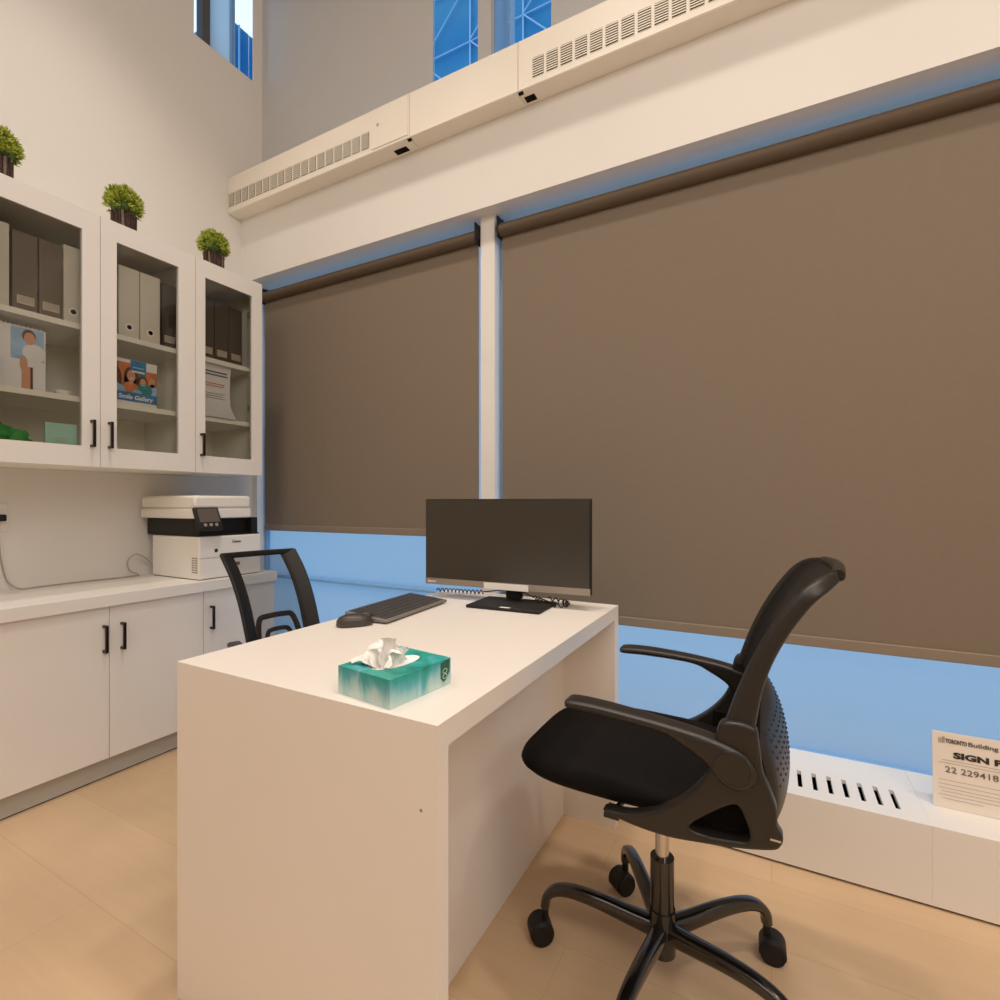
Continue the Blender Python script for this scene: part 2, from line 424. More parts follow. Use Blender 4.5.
# ------------------------------------------------------------------ low convector cover along the window
ZL = .224
def slots(b, x0, n, pitch):
    pass
def cover(x0, x1, label, slot_xs):
    t = thing('convector_cover', label, 'radiator cover', (x0, 1.78, 0), group='low white covers along the window')
    b = new()
    bx(b, x0+.0002, x1-.0002, 1.78, 1.80, .008, ZL)                      # front sheet
    ys0, ys1 = 1.835, 1.945
    # top sheet cut around the slots
    xs = sorted(slot_xs); w = .0062
    bx(b, x0+.0002, x1-.0002, 1.80, ys0, ZL-.012, ZL); bx(b, x0+.0002, x1-.0002, ys1, 2.108, ZL-.012, ZL)
    prev = x0+.0002
    for x in xs:
        bx(b, prev, x-w, ys0, ys1, ZL-.012, ZL); prev = x+w
    bx(b, prev, x1-.0002, ys0, ys1, ZL-.012, ZL)
    bmesh.ops.remove_doubles(b, verts=b.verts, dist=.0001)
    obj('casing', b, M['laminate'], t)
    b = new(); bx(b, x0+.01, x1-.01, 1.803, 2.1, .05, .16); obj('heating_element', b, M['dark'], t)
    b = new(); bx(b, x0+.001, x1-.001, 1.79, 2.108, 0, .008); obj('gap_shade_strip', b, M['dark'], t)  # dark strip painting the shade of the gap at the floor
    return t
cover(-2.31, -1.40, 'low white convector cover under the left blind behind the desk', [])
cover(-1.40, .386, 'low white slotted convector cover under the wide blind', [.322-.0405*k for k in range(25)])
cover(.386, 2.2, 'low white plain-topped convector cover the sign stands on', [])

# ------------------------------------------------------------------ upper wall convector
def convector(x0, x1, label, cells=0, cx0=0, door=None, notch=None):
    t = thing('wall_convector', label, 'heater', (x0, 1.9, 2.8), group='white convector sections under the high windows')
    b = new(); bx(b, x0+.0015, x1-.0015, 1.9, YF-.001, 2.8, 3.008); bx(b, x0+.0015, x1-.0015, YF-.001, YW-.004, ZCT+.0005, 3.008)
    bx(b, x0+.0015, x1-.0015, 1.897, 1.90, 2.803, 2.806)
    obj('casing', b, M['metal_paint'], t)
    if cells:
        b = new()
        for i in range(cells):
            a = cx0+i*.0605
            bx(b, a, a+.047, 1.8975, 1.8995, 2.836, 2.912, mi=1)
            for k in range(8):
                z = 2.836+.0095*k+.002
                bx(b, a, a+.047, 1.8955, 1.8975, z, z+.0040, mi=0)
        obj('louvre_grille', b, [M['metal_paint'], M['slot_shade']], t, smooth=False)
    if door:
        b = new(); bx(b, door[0], door[1], 1.8965, 1.8995, 2.817, 3.006); d = obj('access_door', b, M['metal_paint'], t, bevel=.001)
        b = new(); cyl(b, (door[0]+.04, 1.8935, 2.925), (door[0]+.04, 1.8965, 2.925), .007, n=12); obj('latch', b, M['brass'], d)
    if notch:
        b = new(); bx(b, notch[0], notch[1], 1.935, 1.968, 2.7985, 2.7998); obj('port', b, M['dark'], t)
        b = new(); bx(b, notch[2], notch[2]+.02, 1.901, 1.912, 2.792, 2.7998); obj('clip', b, M['dark'], t)
    return t
convector(XL+.001, -1.487, 'white wall convector section with grille in the corner by left wall', 18, -2.808, (-1.715, -1.495), (-1.61, -1.535, -1.50))
convector(-1.487, -.926, 'plain white convector section without grille, below the high windows')
convector(-.926, .45, 'white convector section with grille, rightmost along the bulkhead', 18, -.858, notch=(-.915, -.868, -.925))

# ------------------------------------------------------------------ roller blinds
def blind(x0, x1, z0, label, bracket_left):
    t = thing('roller_blind', label, 'blind', (x0, 2.06, z0), group='taupe roller blinds')
    b = new()
    nx, nz = 40, 12; zt = 2.345
    rows = []
    for j in range(nz+1):
        z = z0+.035+(zt-z0-.035)*j/nz
        rows.append([(x0+(x1-x0)*i/nx, 2.064+.0012*math.sin(i*.8)*(1-j/nz), z) for i in range(nx+1)])
    loft(b, rows, cap=False, closed=False); obj('blind_cloth', b, M['blind'], t)
    b = new(); bx(b, x0, x1, 2.057, 2.071, z0, z0+.036); obj('hem_bar', b, M['blind_rail'], t, bevel=.003)
    b = new(); cyl(b, (x0, 2.052, 2.34), (x1, 2.052, 2.34), .029, n=32); obj('roll', b, M['roller'], t)
    for xx, s in ((x0, -1), (x1, 1)):
        b = new(); bx(b, xx+s*.001, xx+s*.007, 2.02, 2.10, 2.302, 2.395)
        cyl(b, (xx+s*.0065, 2.052, 2.34), (xx+s*.012, 2.052, 2.34), .03, n=24); obj('bracket', b, M['plasticd'], t)
    return t
blind(-2.705, -1.209, .938, 'narrower taupe roller blind left of the white mullion', True)
blind(-1.085, 2.75, .608, 'wide taupe roller blind right of the white mullion', True)

# ------------------------------------------------------------------ base cabinets and counter
XD = -2.335           # door fronts of the base cabinets
def bar_handle(parent, x, y, z0, z1, m='handle'):
    b = new()
    bx(b, x+.020, x+.029, y-.005, y+.005, z0, z1); bx(b, x-.002, x+.022, y-.005, y+.005, z0, z0+.01); bx(b, x-.002, x+.022, y-.005, y+.005, z1-.01, z1)
    obj('handle', b, M[m], parent, bevel=.001)
def base_cabinet(y0, y1, label, doors):
    t = thing('base_cabinet', label, 'cabinet', (-2.6, (y0+y1)/2, 0), group='white base cabinets under the counter')
    b = new(); bx(b, XL+.003, XD-.02, y0+.001, y1-.001, .085, .692); obj('carcass', b, M['laminate_in'], t)
    b = new(); bx(b, XL+.003, -2.36, y0, y1, .006, .0845); obj('kickboard', b, M['toe'], t)
    b = new(); bx(b, XL+.003, -2.366, y0, y1, 0, .006); obj('floor_gap', b, M['dark'], t)  # solid dark strip painting the shade in the gap below the kickboard
    for a, c, hy in doors:
        b = new(); bx(b, XD-.0195, XD, a+.0012, c-.0012, .086, .6905); d = obj('door', b, M['laminate'], t, bevel=.0012)
        bar_handle(d, XD, hy, .511, .62)
base_cabinet(.687, 1.4525, 'two-door white base cabinet left of the printer, black bar handles side by side', ((.687, 1.07, 1.05), (1.07, 1.4525, 1.113)))
base_cabinet(1.4535, 1.838, 'single-door white base cabinet below the printer, next to the window', ((1.4535, 1.838, 1.487),))
b = new(); bx(b, XL+.002, -2.318, .687, 1.842, .6925, .741)
single('countertop', b, M['laminate'], 'thick white worktop running along the left wall under the printer', 'countertop', bevel=.002, loc=(-2.57, 1.26, .6925), smooth=False)

# ------------------------------------------------------------------ upper glazed cabinets
XU = -2.41; ZU0, ZU1 = 1.252, 2.272
def shelf_z(i): return (1.508, 1.80)[i]
def upper_cabinet(y0, y1, label, doors):
    t = thing('glazed_wall_cabinet', label, 'cabinet', (-2.62, (y0+y1)/2, ZU0), group='white glazed wall cabinets')
    b = new(); th = .018; x0 = XL+.002; x1 = XU-.021
    bx(b, x0, x0+.008, y0+.0005, y1-.0005, ZU0, ZU1); bx(b, x0+.008, x1, y0+.0005, y1-.0005, ZU0, ZU0+.05); bx(b, x0+.008, x1, y0+.0005, y1-.0005, ZU1-.03, ZU1)
    bx(b, x0+.008, x1, y0+.0005, y0+th, ZU0+.05, ZU1-.03); bx(b, x0+.008, x1, y1-th, y1-.0005, ZU0+.05, ZU1-.03)
    obj('carcass', b, M['laminate_in'], t)
    for i in (0, 1):
        b = new(); z = shelf_z(i); bx(b, x0+.008, x1-.022, y0+th, y1-th, z, z+.022); obj('shelf', b, M['laminate_in'], t)
    for a, c, g0, g1, hy in doors:
        b = new(); X0, X1 = XU-.02, XU; g_b, g_t = 1.33, 2.19
        bx(b, X0, X1, a+.0012, g0, ZU0-.002, ZU1); bx(b, X0, X1, g1, c-.0012, ZU0-.002, ZU1); bx(b, X0, X1, g0, g1, ZU0-.002, g_b); bx(b, X0, X1, g0, g1, g_t, ZU1)
        bmesh.ops.remove_doubles(b, verts=b.verts, dist=.00001)
        d = obj('door', b, M['laminate'], t)
        b = new(); bx(b, XU-.013, XU-.010, g0-.004, g1+.004, g_b-.004, g_t+.004); obj('glass_pane', b, M['glass'], d)
        bar_handle(d, XU, hy, 1.327, 1.436)
    # hinges on the right inside face
    for z in (1.60, 2.10):
        b = new(); bx(b, x1-.06, x1-.004, y1-th-.012, y1-th-.0005, z, z+.03); obj('hinge', b, M['brass'], t)
upper_cabinet(.687, 1.4605, 'two-door white glazed wall cabinet with binders and booklets, left one', ((.687, 1.072, .75, 1.010, 1.041), (1.072, 1.4605, 1.131, 1.383, 1.103)))
upper_cabinet(1.4615, 1.82, 'single-door glazed wall cabinet nearest the window, dark files on top shelf', ((1.4615, 1.82, 1.508, 1.76, 1.487),))

# things inside the upper cabinets ------------------------------------------------
ZT = 1.8225; ZM = 1.5305; ZB = 1.3025
def binder(y0, y1, label, ring=True, h=.318, xf=-2.50):
    t = thing('white_binder', label, 'binder', (xf-.13, (y0+y1)/2, ZT), group='white binders on the top shelf')
    b = new(); bx(b, xf-.27, xf, y0+.001, y1-.001, ZT, ZT+h); obj('cover', b, M['binder'], t, bevel=.003)
    b = new(); ym = (y0+y1)/2; z = ZT+.055
    for i in range(24):
        a0, a1 = 2*PI*i/24, 2*PI*(i+1)/24
        vs = [b.verts.new((xf+.0015, ym+r*math.cos(a), z+r*math.sin(a))) for r, a in ((.010, a0), (.0165, a0), (.0165, a1), (.010, a1))]
        b.faces.new(vs)
    obj('finger_ring', b, M['white'], t, smooth=False)
    b = new(); cyl(b, (xf+.0002, ym, z), (xf+.0012, ym, z), .0102, n=20); obj('finger_hole', b, M['dark'], t)
def file_box(y0, y1, label, m='binder_g', h=.305, xf=-2.50):
    t = thing('magazine_file', label, 'file box', (xf-.13, (y0+y1)/2, ZT), group='dark file boxes on the top shelf')
    b = new(); bx(b, xf-.26, xf, y0+.001, y1-.001, ZT, ZT+h); obj('box_body', b, M[m], t, bevel=.002)
    ym = (y0+y1)/2; w = min(.026, (y1-y0)*.36); b = new()
    for a0, a1, c0, c1 in ((-w, w, .032, .037), (-w, w, .060, .064), (-w, -w+.004, .036, .061), (w-.004, w, .036, .061)):
        bx(b, xf, xf+.004, ym+a0, ym+a1, ZT+c0, ZT+c1)
    o = obj('label_holder', b, M['brass'], t)
    b = new(); bx(b, xf, xf+.0015, ym-w+.004, ym+w-.004, ZT+.037, ZT+.06); obj('card', b, M['pgrey'], o)
binder(.735, .822, 'white binder leftmost on the top shelf, cut by the frame')
file_box(.828, .905, 'grey file box beside the cut-off white binder')
file_box(.907, .982, 'grey file box left of the white binder by the door stile')
binder(.985, 1.050, 'white ring binder right of two grey file boxes, behind left door')
binder(1.180, 1.264, 'white ring binder, left of the pair behind the middle door')
binder(1.266, 1.352, 'white ring binder, right of the pair behind the middle door')
file_box(1.360, 1.425, 'dark file box right of two white binders, middle door', 'binder_d')
file_box(1.535, 1.611, 'leftmost dark file box behind the right-hand cabinet door', 'binder_d')
file_box(1.613, 1.690, 'middle dark file box behind the right-hand cabinet door', 'binder_d')
file_box(1.692, 1.766, 'rightmost dark file box behind the right-hand cabinet door', 'binder_d')

def ellipse(b, x, cy, cz, ry, rz, mi=0, n=20):
    vs = [b.verts.new((x, cy+ry*math.cos(2*PI*i/n), cz+rz*math.sin(2*PI*i/n))) for i in range(n)]
    f = b.faces.new(vs); f.material_index = mi
def quad(b, x, y0, y1, z0, z1, mi=0):
    f = b.faces.new([b.verts.new(p) for p in ((x, y0, z0), (x, y1, z0), (x, y1, z1), (x, y0, z1))]); f.material_index = mi

# brochure with glossy cover, left door middle shelf
xf = -2.52
t = thing('brochure', 'glossy white brochure with a person on its cover, left door middle shelf', 'brochure', (xf, .84, ZM))
b = new(); bx(b, xf-.004, xf, .745, .935, ZM, ZM+.245); obj('cover', b, M['gpaper'], t)
b = new(); quad(b, xf+.001, .83, .93, ZM+.12, ZM+.24, 0); ellipse(b, xf+.0014, .884, ZM+.212, .021, .026, 2); ellipse(b, xf+.0016, .886, ZM+.203, .017, .024, 1); ellipse(b, xf+.0012, .90, ZM+.15, .036, .035, 3)
ellipse(b, xf+.0013, .868, ZM+.105, .012, .03, 1); quad(b, xf+.001, .862, .888, ZM+.01, ZM+.095, 1); quad(b, xf+.0012, .888, .896, ZM+.01, ZM+.095, 2)
obj('cover_picture', b, [M['psky'], M['skin'], M['hair'], M['gpaper']], t, smooth=False)
b = new()
for i in range(14): cyl(b, (xf-.001, .752+i*.013, ZM+.2448), (xf-.001, .752+i*.013, ZM+.250), .0022, n=8)
obj('spiral_binding', b, M['white'], t)
# small white dish
b = new(); cyl(b, (-2.50, .985, ZM), (-2.50, .985, ZM+.016), .022, .028); cyl(b, (-2.50, .985, ZM+.016), (-2.50, .985, ZM+.022), .028, .024)
single('dish', b, M['white'], 'small white dish beside the glossy brochure', 'dish', loc=(-2.50, .985, ZM))
# green cloth toy and red bit
b = new()
for c, r, mi in (((-2.50, .775, ZB+.05), .054, 0), ((-2.49, .832, ZB+.04), .042, 0), ((-2.50, .866, ZB+.026), .026, 1)):
    g = bmesh.ops.create_icosphere(b, subdivisions=3, radius=r)
    for v in g['verts']: v.co = Vector(c)+Vector((v.co.x, v.co.y, v.co.z*.9))*(1+.18*math.sin(v.co.x*130+v.co.y*90)*math.cos(v.co.z*110))
    for f in {f for v in g['verts'] for f in v.link_faces}: f.material_index = mi
for v in b.verts: v.co.z = max(v.co.z, ZB+.0003)
single('crumpled_cloth', b, [M['green'], M['green2']], 'crumpled green cloth on the lowest glazed shelf', 'cloth', loc=(-2.5, .82, ZB))
# mint card
t = thing('mint_card', 'mint green card standing on the lowest shelf beside the green cloth', 'card', (-2.47, .965, ZB))
b = new(); bx(b, -2.466, -2.455, .910, 1.012, ZB, ZB+.112); obj('card_board', b, M['mint'], t, bevel=.001)
b = new()
for dy in (-.012, .006):
    for i in range(16):
        a0, a1 = 2*PI*i/16, 2*PI*(i+1)/16
        b.faces.new([b.verts.new((-2.4525, .963+dy+r*math.cos(a), ZB+.05+r*math.sin(a)*.8)) for r, a in ((.008, a0), (.0098, a0), (.0098, a1), (.008, a1))])
obj('printed_mark', b, M['gold'], t, smooth=False)
# smile gallery booklet, middle door
xf = -2.50; y0, y1 = 1.125, 1.335
t = thing('booklet', 'booklet with a smiling group and blue lettered band on its cover', 'booklet', (xf, 1.23, ZM))
tilt = []
b = new(); bx(b, xf-.022, xf, y0, y1, ZM, ZM+.205); obj('cover', b, M['paper'], t)
b = new()
quad(b, xf+.0008, y0, y1, ZM+.022, ZM+.19, 5)                     # print: dark teal ground, blue foot band
quad(b, xf+.0009, y0+.055, y0+.105, ZM+.10, ZM+.19, 1); quad(b, xf+.0009, y0+.165, y1, ZM+.09, ZM+.165, 1)
for cy, cz, ry, rz, mi, dx in ((.030, .118, .034, .055, 3, .0010), (.019, .118, .017, .032, 2, .0014), (.012, .07, .034, .030, 4, .0013),
                              (.104, .128, .030, .046, 3, .0012), (.100, .106, .026, .040, 3, .0012), (.104, .134, .0165, .026, 2, .0018), (.104, .108, .008, .012, 2, .0017), (.100, .074, .034, .034, 1, .0015),
                              (.055, .065, .026, .026, 4, .0016), (.150, .116, .022, .026, 3, .0012), (.152, .110, .013, .021, 2, .0016), (.160, .078, .030, .030, 5, .0017),
                              (.190, .118, .013, .022, 2, .0013), (.195, .080, .018, .034, 4, .0013), (.128, .060, .02, .018, 4, .0019)):
    ellipse(b, xf+dx, min(max(y0+cy, y0+ry), y1-ry), ZM+cz, ry, rz, mi)
quad(b, xf+.0022, y0, y1, ZM+.022, ZM+.062, 0)
for fy in (.104, .152):
    for e_ in (-.006, .006): ellipse(b, xf+.0021, y0+fy+e_, ZM+.138 if fy < .11 else ZM+.114, .0022, .0015, 3, 8)
    quad(b, xf+.0021, y0+fy-.006, y0+fy+.006, (ZM+.121 if fy < .11 else ZM+.10), (ZM+.1245 if fy < .11 else ZM+.103), 7)
quad(b, xf+.0026, y0+.10, y0+.165, ZM+.160, ZM+.204, 6); quad(b, xf+.0024, y0+.165, y1, ZM+.165, ZM+.204, 7)
quad(b, xf+.003, y0+.106, y0+.158, ZM+.152, ZM+.159, 7); quad(b, xf+.003, y0+.11, y0+.155, ZM+.172, ZM+.176, 4)
obj('cover_picture', b, [M['pblue'], M['porange'], M['skin'], M['hair'], M['psky'], M['pteal'], M['pblue'], M['paper']], t, smooth=False)
obj('lettering', text_bm('Smile Gallery', .026, frame_mtx((xf+.0032, y0+.052, ZM+.032), (0, 1, 0), (0, 0, 1)), .0006, shear=.2), M['paper'], t, smooth=False)
# notice sheet, right door
t = thing('notice_sheet', 'white printed notice in a glossy sleeve behind the right-hand glazed door', 'notice', (-2.48, 1.60, ZM))
b = new(); rows = []
for j in range(13):
    z = ZM+.275*j/12; bow = .018*math.sin(j/12*PI*.9)
    rows.append([(-2.475-bow-(0 if j > 2 else -.012*(3-j)), 1.512+(1.69-1.512)*i/8, z) for i in range(9)])
loft(b, rows, cap=False, closed=False); obj('sleeve', b, M['gpaper'], t)
b = new()
def nq(z, y0, y1, h, mi):
    j = (z-ZM)/.275; x = -2.475-.018*math.sin(j*PI*.9)+.0025; quad(b, x, y0, y1, z, z+h, mi)
for z, a, c, h, mi in ((ZM+.232, 1.52, 1.67, .007, 0), (ZM+.217, 1.52, 1.675, .007, 0), (ZM+.175, 1.54, 1.66, .004, 2), (ZM+.163, 1.54, 1.655, .004, 2), (ZM+.125, 1.525, 1.66, .004, 1), (ZM+.113, 1.525, 1.65, .004, 1), (ZM+.101, 1.525, 1.66, .004, 1)):
    nq(z, a, c, h, mi)
obj('printed_lines', b, [M['inkm'], M['inkg'], M['porange']], t, smooth=False)

# ------------------------------------------------------------------ plants on top of the upper cabinets
def make_plant(x, y, label, seed):
    z0 = ZU1+.001
    t = thing('potted_boxwood', label, 'plant', (x, y, z0), group='small boxwood plants on the wall cabinets')
    b = new(); r0 = .042; H = .090
    cyl(b, (x, y, z0), (x, y, z0+H-.006), r0-.006, r0-.002, n=24, mi=0)
    rnd = random.Random(seed)
    for i in range(26):
        a = 2*PI*i/26; tw = rnd.uniform(-.12, .12)
        p0 = Vector((x+r0*math.cos(a), y+r0*math.sin(a), z0)); a2 = a+tw
        p1 = Vector((x+(r0+.002)*math.cos(a2), y+(r0+.002)*math.sin(a2), z0+H+rnd.uniform(-.006, .006)))
        cyl(b, p0, p1, .0052, .0046, n=6, mi=1 if rnd.random() < .22 else 0)
    obj('pot', b, [M['pot'], M['pot2']], t)
    b = new(); cz = z0+.138
    g = bmesh.ops.create_icosphere(b, subdivisions=2, radius=1)
    for v in g['verts']: v.co = Vector((x, y, cz-.004))+Vector((v.co.x*.056, v.co.y*.056, v.co.z*.050))
    for f in b.faces: f.material_index = 1
    for i in range(230):
        u = rnd.uniform(-.55, 1); ph = rnd.uniform(0, 2*PI); s = math.sqrt(max(0, 1-u*u))
        d = Vector((s*math.cos(ph), s*math.sin(ph), u))
        base = Vector((x, y, cz))+Vector((d.x*.051, d.y*.051, d.z*.052))
        dd = (d+Vector((rnd.uniform(-.4, .4), rnd.uniform(-.4, .4), rnd.uniform(0, .6)))).normalized()
        for k in range(4):
            q = dd.orthogonal().normalized(); q = Matrix.Rotation(k*PI/2+rnd.random(), 3, dd) @ q
            tip = base+dd*rnd.uniform(.018, .034)+q*.008
            w = q.cross(dd)*.0042; mid = (base+tip)/2+q*.006
            b.faces.new([b.verts.new(base), b.verts.new(mid+w), b.verts.new(tip), b.verts.new(mid-w)])
    obj('foliage', b, [M['leaf'], M['leafd']], t, smooth=False)
make_plant(-2.505, .785, 'small boxwood plant in bark pot, cut by the left frame edge', 3)
make_plant(-2.505, 1.203, 'small boxwood plant in bark pot over the middle glazed door', 11)
make_plant(-2.505, 1.612, 'small boxwood plant in bark pot nearest the window', 23)

# ------------------------------------------------------------------ printer
t = thing('printer', 'white and black multifunction printer on the end of the worktop', 'printer', (-2.54, 1.6, .741))
xf = -2.347; xb = -2.735; ya, yb = 1.439, 1.765
b = new(); bx(b, xb, xf, ya, yb, .744, .945); obj('body', b, M['pcream'], t, bevel=.008)
b = new(); bx(b, xb, xf-.012, ya+.012, yb-.012, .7411, .744); obj('foot_plate', b, M['plasticd'], t)
b = new(); bx(b, xb-.05, xf-.05, ya+.004, yb-.016, .9455, 1.03); bx(b, xf-.05, xf-.006, ya+.004, ya+.10, .9455, 1.03); bx(b, xf-.05, xf-.006, yb-.05, yb-.016, .9455, 1.03)
bx(b, xb, xf-.003, ya, yb-.008, .9455, .951)
obj('output_bay', b, M['plasticd'], t, bevel=.002)
b = new(); bx(b, xb-.06, xf+.001, ya-.022, yb-.058, 1.03, 1.077); obj('scanner_bed', b, M['pcream'], t, bevel=.006)
b = new(); bx(b, xb-.06, xf+.001, ya-.022, yb-.058, 1.0778, 1.138); o = obj('scanner_lid', b, M['pcream'], t, bevel=.012)
b = new(); bx(b, xf-.0022, xf+.0002, ya+.10, yb-.10, 1.092, 1.097); obj('paper_slot', b, M['inkg'], o)
R = Matrix.Rotation(math.radians(-24), 4, 'Y')
b = new(); box(b, (xf+.012, 1.474, 1.028), (.02, .118, .116), R); p = obj('control_panel', b, M['plasticd'], t, bevel=.005)
b = new(); box(b, Vector((xf+.012, 1.474, 1.028))+(R @ Vector((.0105, 0, .014))), (.002, .096, .068), R); obj('display', b, M['scr'], p)
for k in range(3):
    b = new(); c = Vector((xf+.012, 1.474, 1.028))+(R @ Vector((.010, -.027+.027*k, -.034))); cyl(b, c, c+(R @ Vector((.003, 0, 0))), .0075, n=16); obj('button', b, M['inkg'], p)
b = new(); bx(b, xf, xf+.0015, ya+.002, yb-.003, .842, .8435); o = obj('drawer_seam', b, M['inkg'], t)
b = new(); bx(b, xf-.001, xf+.002, ya+.15, ya+.205, .795, .812); obj('paper_tray_grip', b, M['inkm'], t)
b = new()
for i in range(7): bx(b, xf-.055, xf-.035, ya-.001, ya+.002, .775+i*.011, .781+i*.011)
for i in range(7): bx(b, xf-.030, xf-.012, ya-.001, ya+.002, .775+i*.011, .781+i*.011)
obj('vent', b, M['inkg'], t)
b = new(); bx(b, xf-.001, xf+.002, ya+.075, ya+.09, .868, .884); obj('usb_port', b, M['ink'], t)
obj('lettering', text_bm('Canon', .017, frame_mtx((xf+.0012, ya+.165, .908), (0, 1, 0), (0, 0, 1)), .0006), M['ink'], t, smooth=False)
# power cord running along the counter to the wall plug
b = new()
zc = .7445
tube(b, [(-2.735, 1.47, .79), (-2.76, 1.45, .80), (-2.765, 1.415, .835), (-2.77, 1.38, .85), (-2.775, 1.35, .82), (-2.78, 1.36, .772), (-2.78, 1.40, zc+.003), (-2.77, 1.38, zc), (-2.765, 1.30, zc), (-2.775, 1.2, zc), (-2.775, 1.1, zc), (-2.765, 1.0, zc), (-2.765, .945, zc), (-2.79, .92, zc+.02), (-2.80, .905, .80), (-2.803, .89, .9), (-2.80, .885, 1.03)], .0032, n=8)
single('power_cord', b, M['cable_grey'], 'thin grey cord running along the worktop from printer to wall plug', 'cord', loc=(-2.765, 1.2, .741))
t = thing('wall_socket', 'white wall socket with a black plug, at the left frame edge', 'socket', (XL, .885, 1.0))
b = new(); bx(b, XL+.0002, XL+.008, .85, .92, .985, 1.10); obj('cover_plate', b, M['white'], t, bevel=.003)
b = new(); bx(b, XL+.008, XL+.04, .868, .906, 1.028, 1.056); obj('plug', b, M['plasticd'], t, bevel=.005)

# ------------------------------------------------------------------ desk
t = thing('desk', 'white waterfall desk in the middle of the room against the window', 'desk', (-.82, 1.2, 0))
DX0, DX1, DY0, DY1, DZ = -1.171, -.468, .669, 1.752, .75
b = new(); bx(b, DX0, DX1, DY0+.0311, DY1-.0451, DZ-.043, DZ); obj('desktop', b, M['desk'], t)
for y0, y1 in ((DY0, DY0+.031), (DY1-.045, DY1)):
    b = new(); bx(b, DX0, DX1, y0, y1, 0, DZ); o = obj('side_panel', b, M['desk'], t)
    if y0 == DY0:
        b = new(); cyl(b, (DX1-.032, DY0-.0006, .607), (DX1-.032, DY0+.0004, .607), .0028, n=12); obj('screw_cap', b, M['inkg'], o)
b = new(); bx(b, -.672, -.652, DY0+.0311, DY1-.0451, 0, DZ-.0431); obj('modesty_panel', b, M['desk'], t)

# ------------------------------------------------------------------ monitor, keyboard, mouse, tissue box, cord
mc = Vector((-.836, 1.598, 0)); yaw = math.atan2(.035, .633)
t = thing('monitor', 'black widescreen monitor standing switched off on the white desk', 'monitor', (mc.x, mc.y, .75), yaw)
b = new(); W2, zb, zt = .3165, .05, .368
bx(b, -W2, W2, -.012, .012, zb, zt); o = obj('housing', b, M['plasticd'], t, bevel=.003, world=False)
b = new(); bx(b, -W2+.004, W2-.004, -.0135, -.0122, zb+.024, zt-.004); obj('screen', b, M['screen'], t, world=False)
b = new(); bx(b, -W2+.001, W2-.001, -.0135, -.0122, zb+.001, zb+.0235); c = obj('chin', b, M['chin'], t, world=False)
obj('lettering', text_bm('lenovo', .013, frame_mtx((-W2+.012, -.0139, zb+.008), (1, 0, 0), (0, 0, 1)), .0003), M['paper'], c, smooth=False, world=False)
b = new(); bx(b, -.070, .100, -.0150, -.0136, zb-.001, zb+.021); obj('sticker', b, M['paper'], c, world=False)
b = new(); bx(b, .003, .06, .012, .04, .015, .25); obj('stand_neck', b, M['plasticd'], t, bevel=.004, world=False)
bs = Vector((-.797, 1.556, 0))-mc; b = new(); box(b, (bs.x+.01, bs.y+.006, .0055), (.265, .178, .011)); o = obj('stand_base', b, M['plasticd'], t, bevel=.003, world=False)
b = new(); box(b, (bs.x+.02, bs.y-.075, .0113), (.035, .012, .0008)); obj('sticker', b, M['paper'], o, world=False)

kc = Vector((-1.076, 1.326, .75)); ky = math.atan2(1.505-1.147, -1.09+1.062)-PI/2
t = thing('keyboard', 'black computer keyboard lying on the desk in front of the monitor', 'keyboard', kc, ky)
b = new()
loft(b, [[(-.077, y, .004), (.077, y, .004), (.077, y, .012), (-.077, y, .026)] for y in (-.178, .178)])
obj('keyboard_body', b, M['kbody'], t, bevel=.003, world=False)
tl = Matrix.Rotation(math.radians(5.2), 4, 'Y')
b = new(); kw = .0195
for r in range(6):
    x = -.062+r*.0235
    n = 18
    for i in range(n):
        y = -.168+(i+.5)*(.336/n)
        if r == 5 and 4 < i < 11: continue
        box(b, (x, y, .0215-(x+.077)*.0905+.004), (.019, .0158, .006), tl)
    if r == 5: box(b, (x, -.168+8*(.336/n), .0215-(x+.077)*.0905+.004), (.019, 6*.336/n-.003, .006), tl)
obj('keys', b, M['key'], t, bevel=.0012, world=False)
b = new(); bx(b, -.07, -.055, -.16, .16, 0, .0045); bx(b, .055, .07, -.16, .16, 0, .0045); obj('rubber_feet', b, M['plasticd'], t, world=False)

t = thing('mouse', 'black computer mouse at the near end of the keyboard', 'mouse', (-1.062, 1.105, .75), math.radians(50))
def mouse_ring(zs, k):
    return [(.052*k*math.copysign(abs(math.cos(a))**.8, math.cos(a)), .029*k*math.copysign(abs(math.sin(a))**.8, math.sin(a)), zs*(1-.22*(math.cos(a)*k)**2*(1 if math.cos(a) > 0 else .4))) for a in [2*PI*i/28 for i in range(28)]]
b = new(); loft(b, [mouse_ring(.0005, .93), mouse_ring(.006, 1), mouse_ring(.018, .97), mouse_ring(.027, .85), mouse_ring(.032, .62), mouse_ring(.034, .3), mouse_ring(.0345, .05)])
obj('shell', b, M['mouse'], t, angle=70, world=False)
b = new(); cyl(b, (.032, -.004, .026), (.032, .004, .026), .009, n=20); obj('scroll_wheel', b, M['inkm'], t, world=False)
b = new(); bx(b, .012, .054, -.0006, .0006, .02, .0305); obj('button_seam', b, M['ink'], t, world=False)

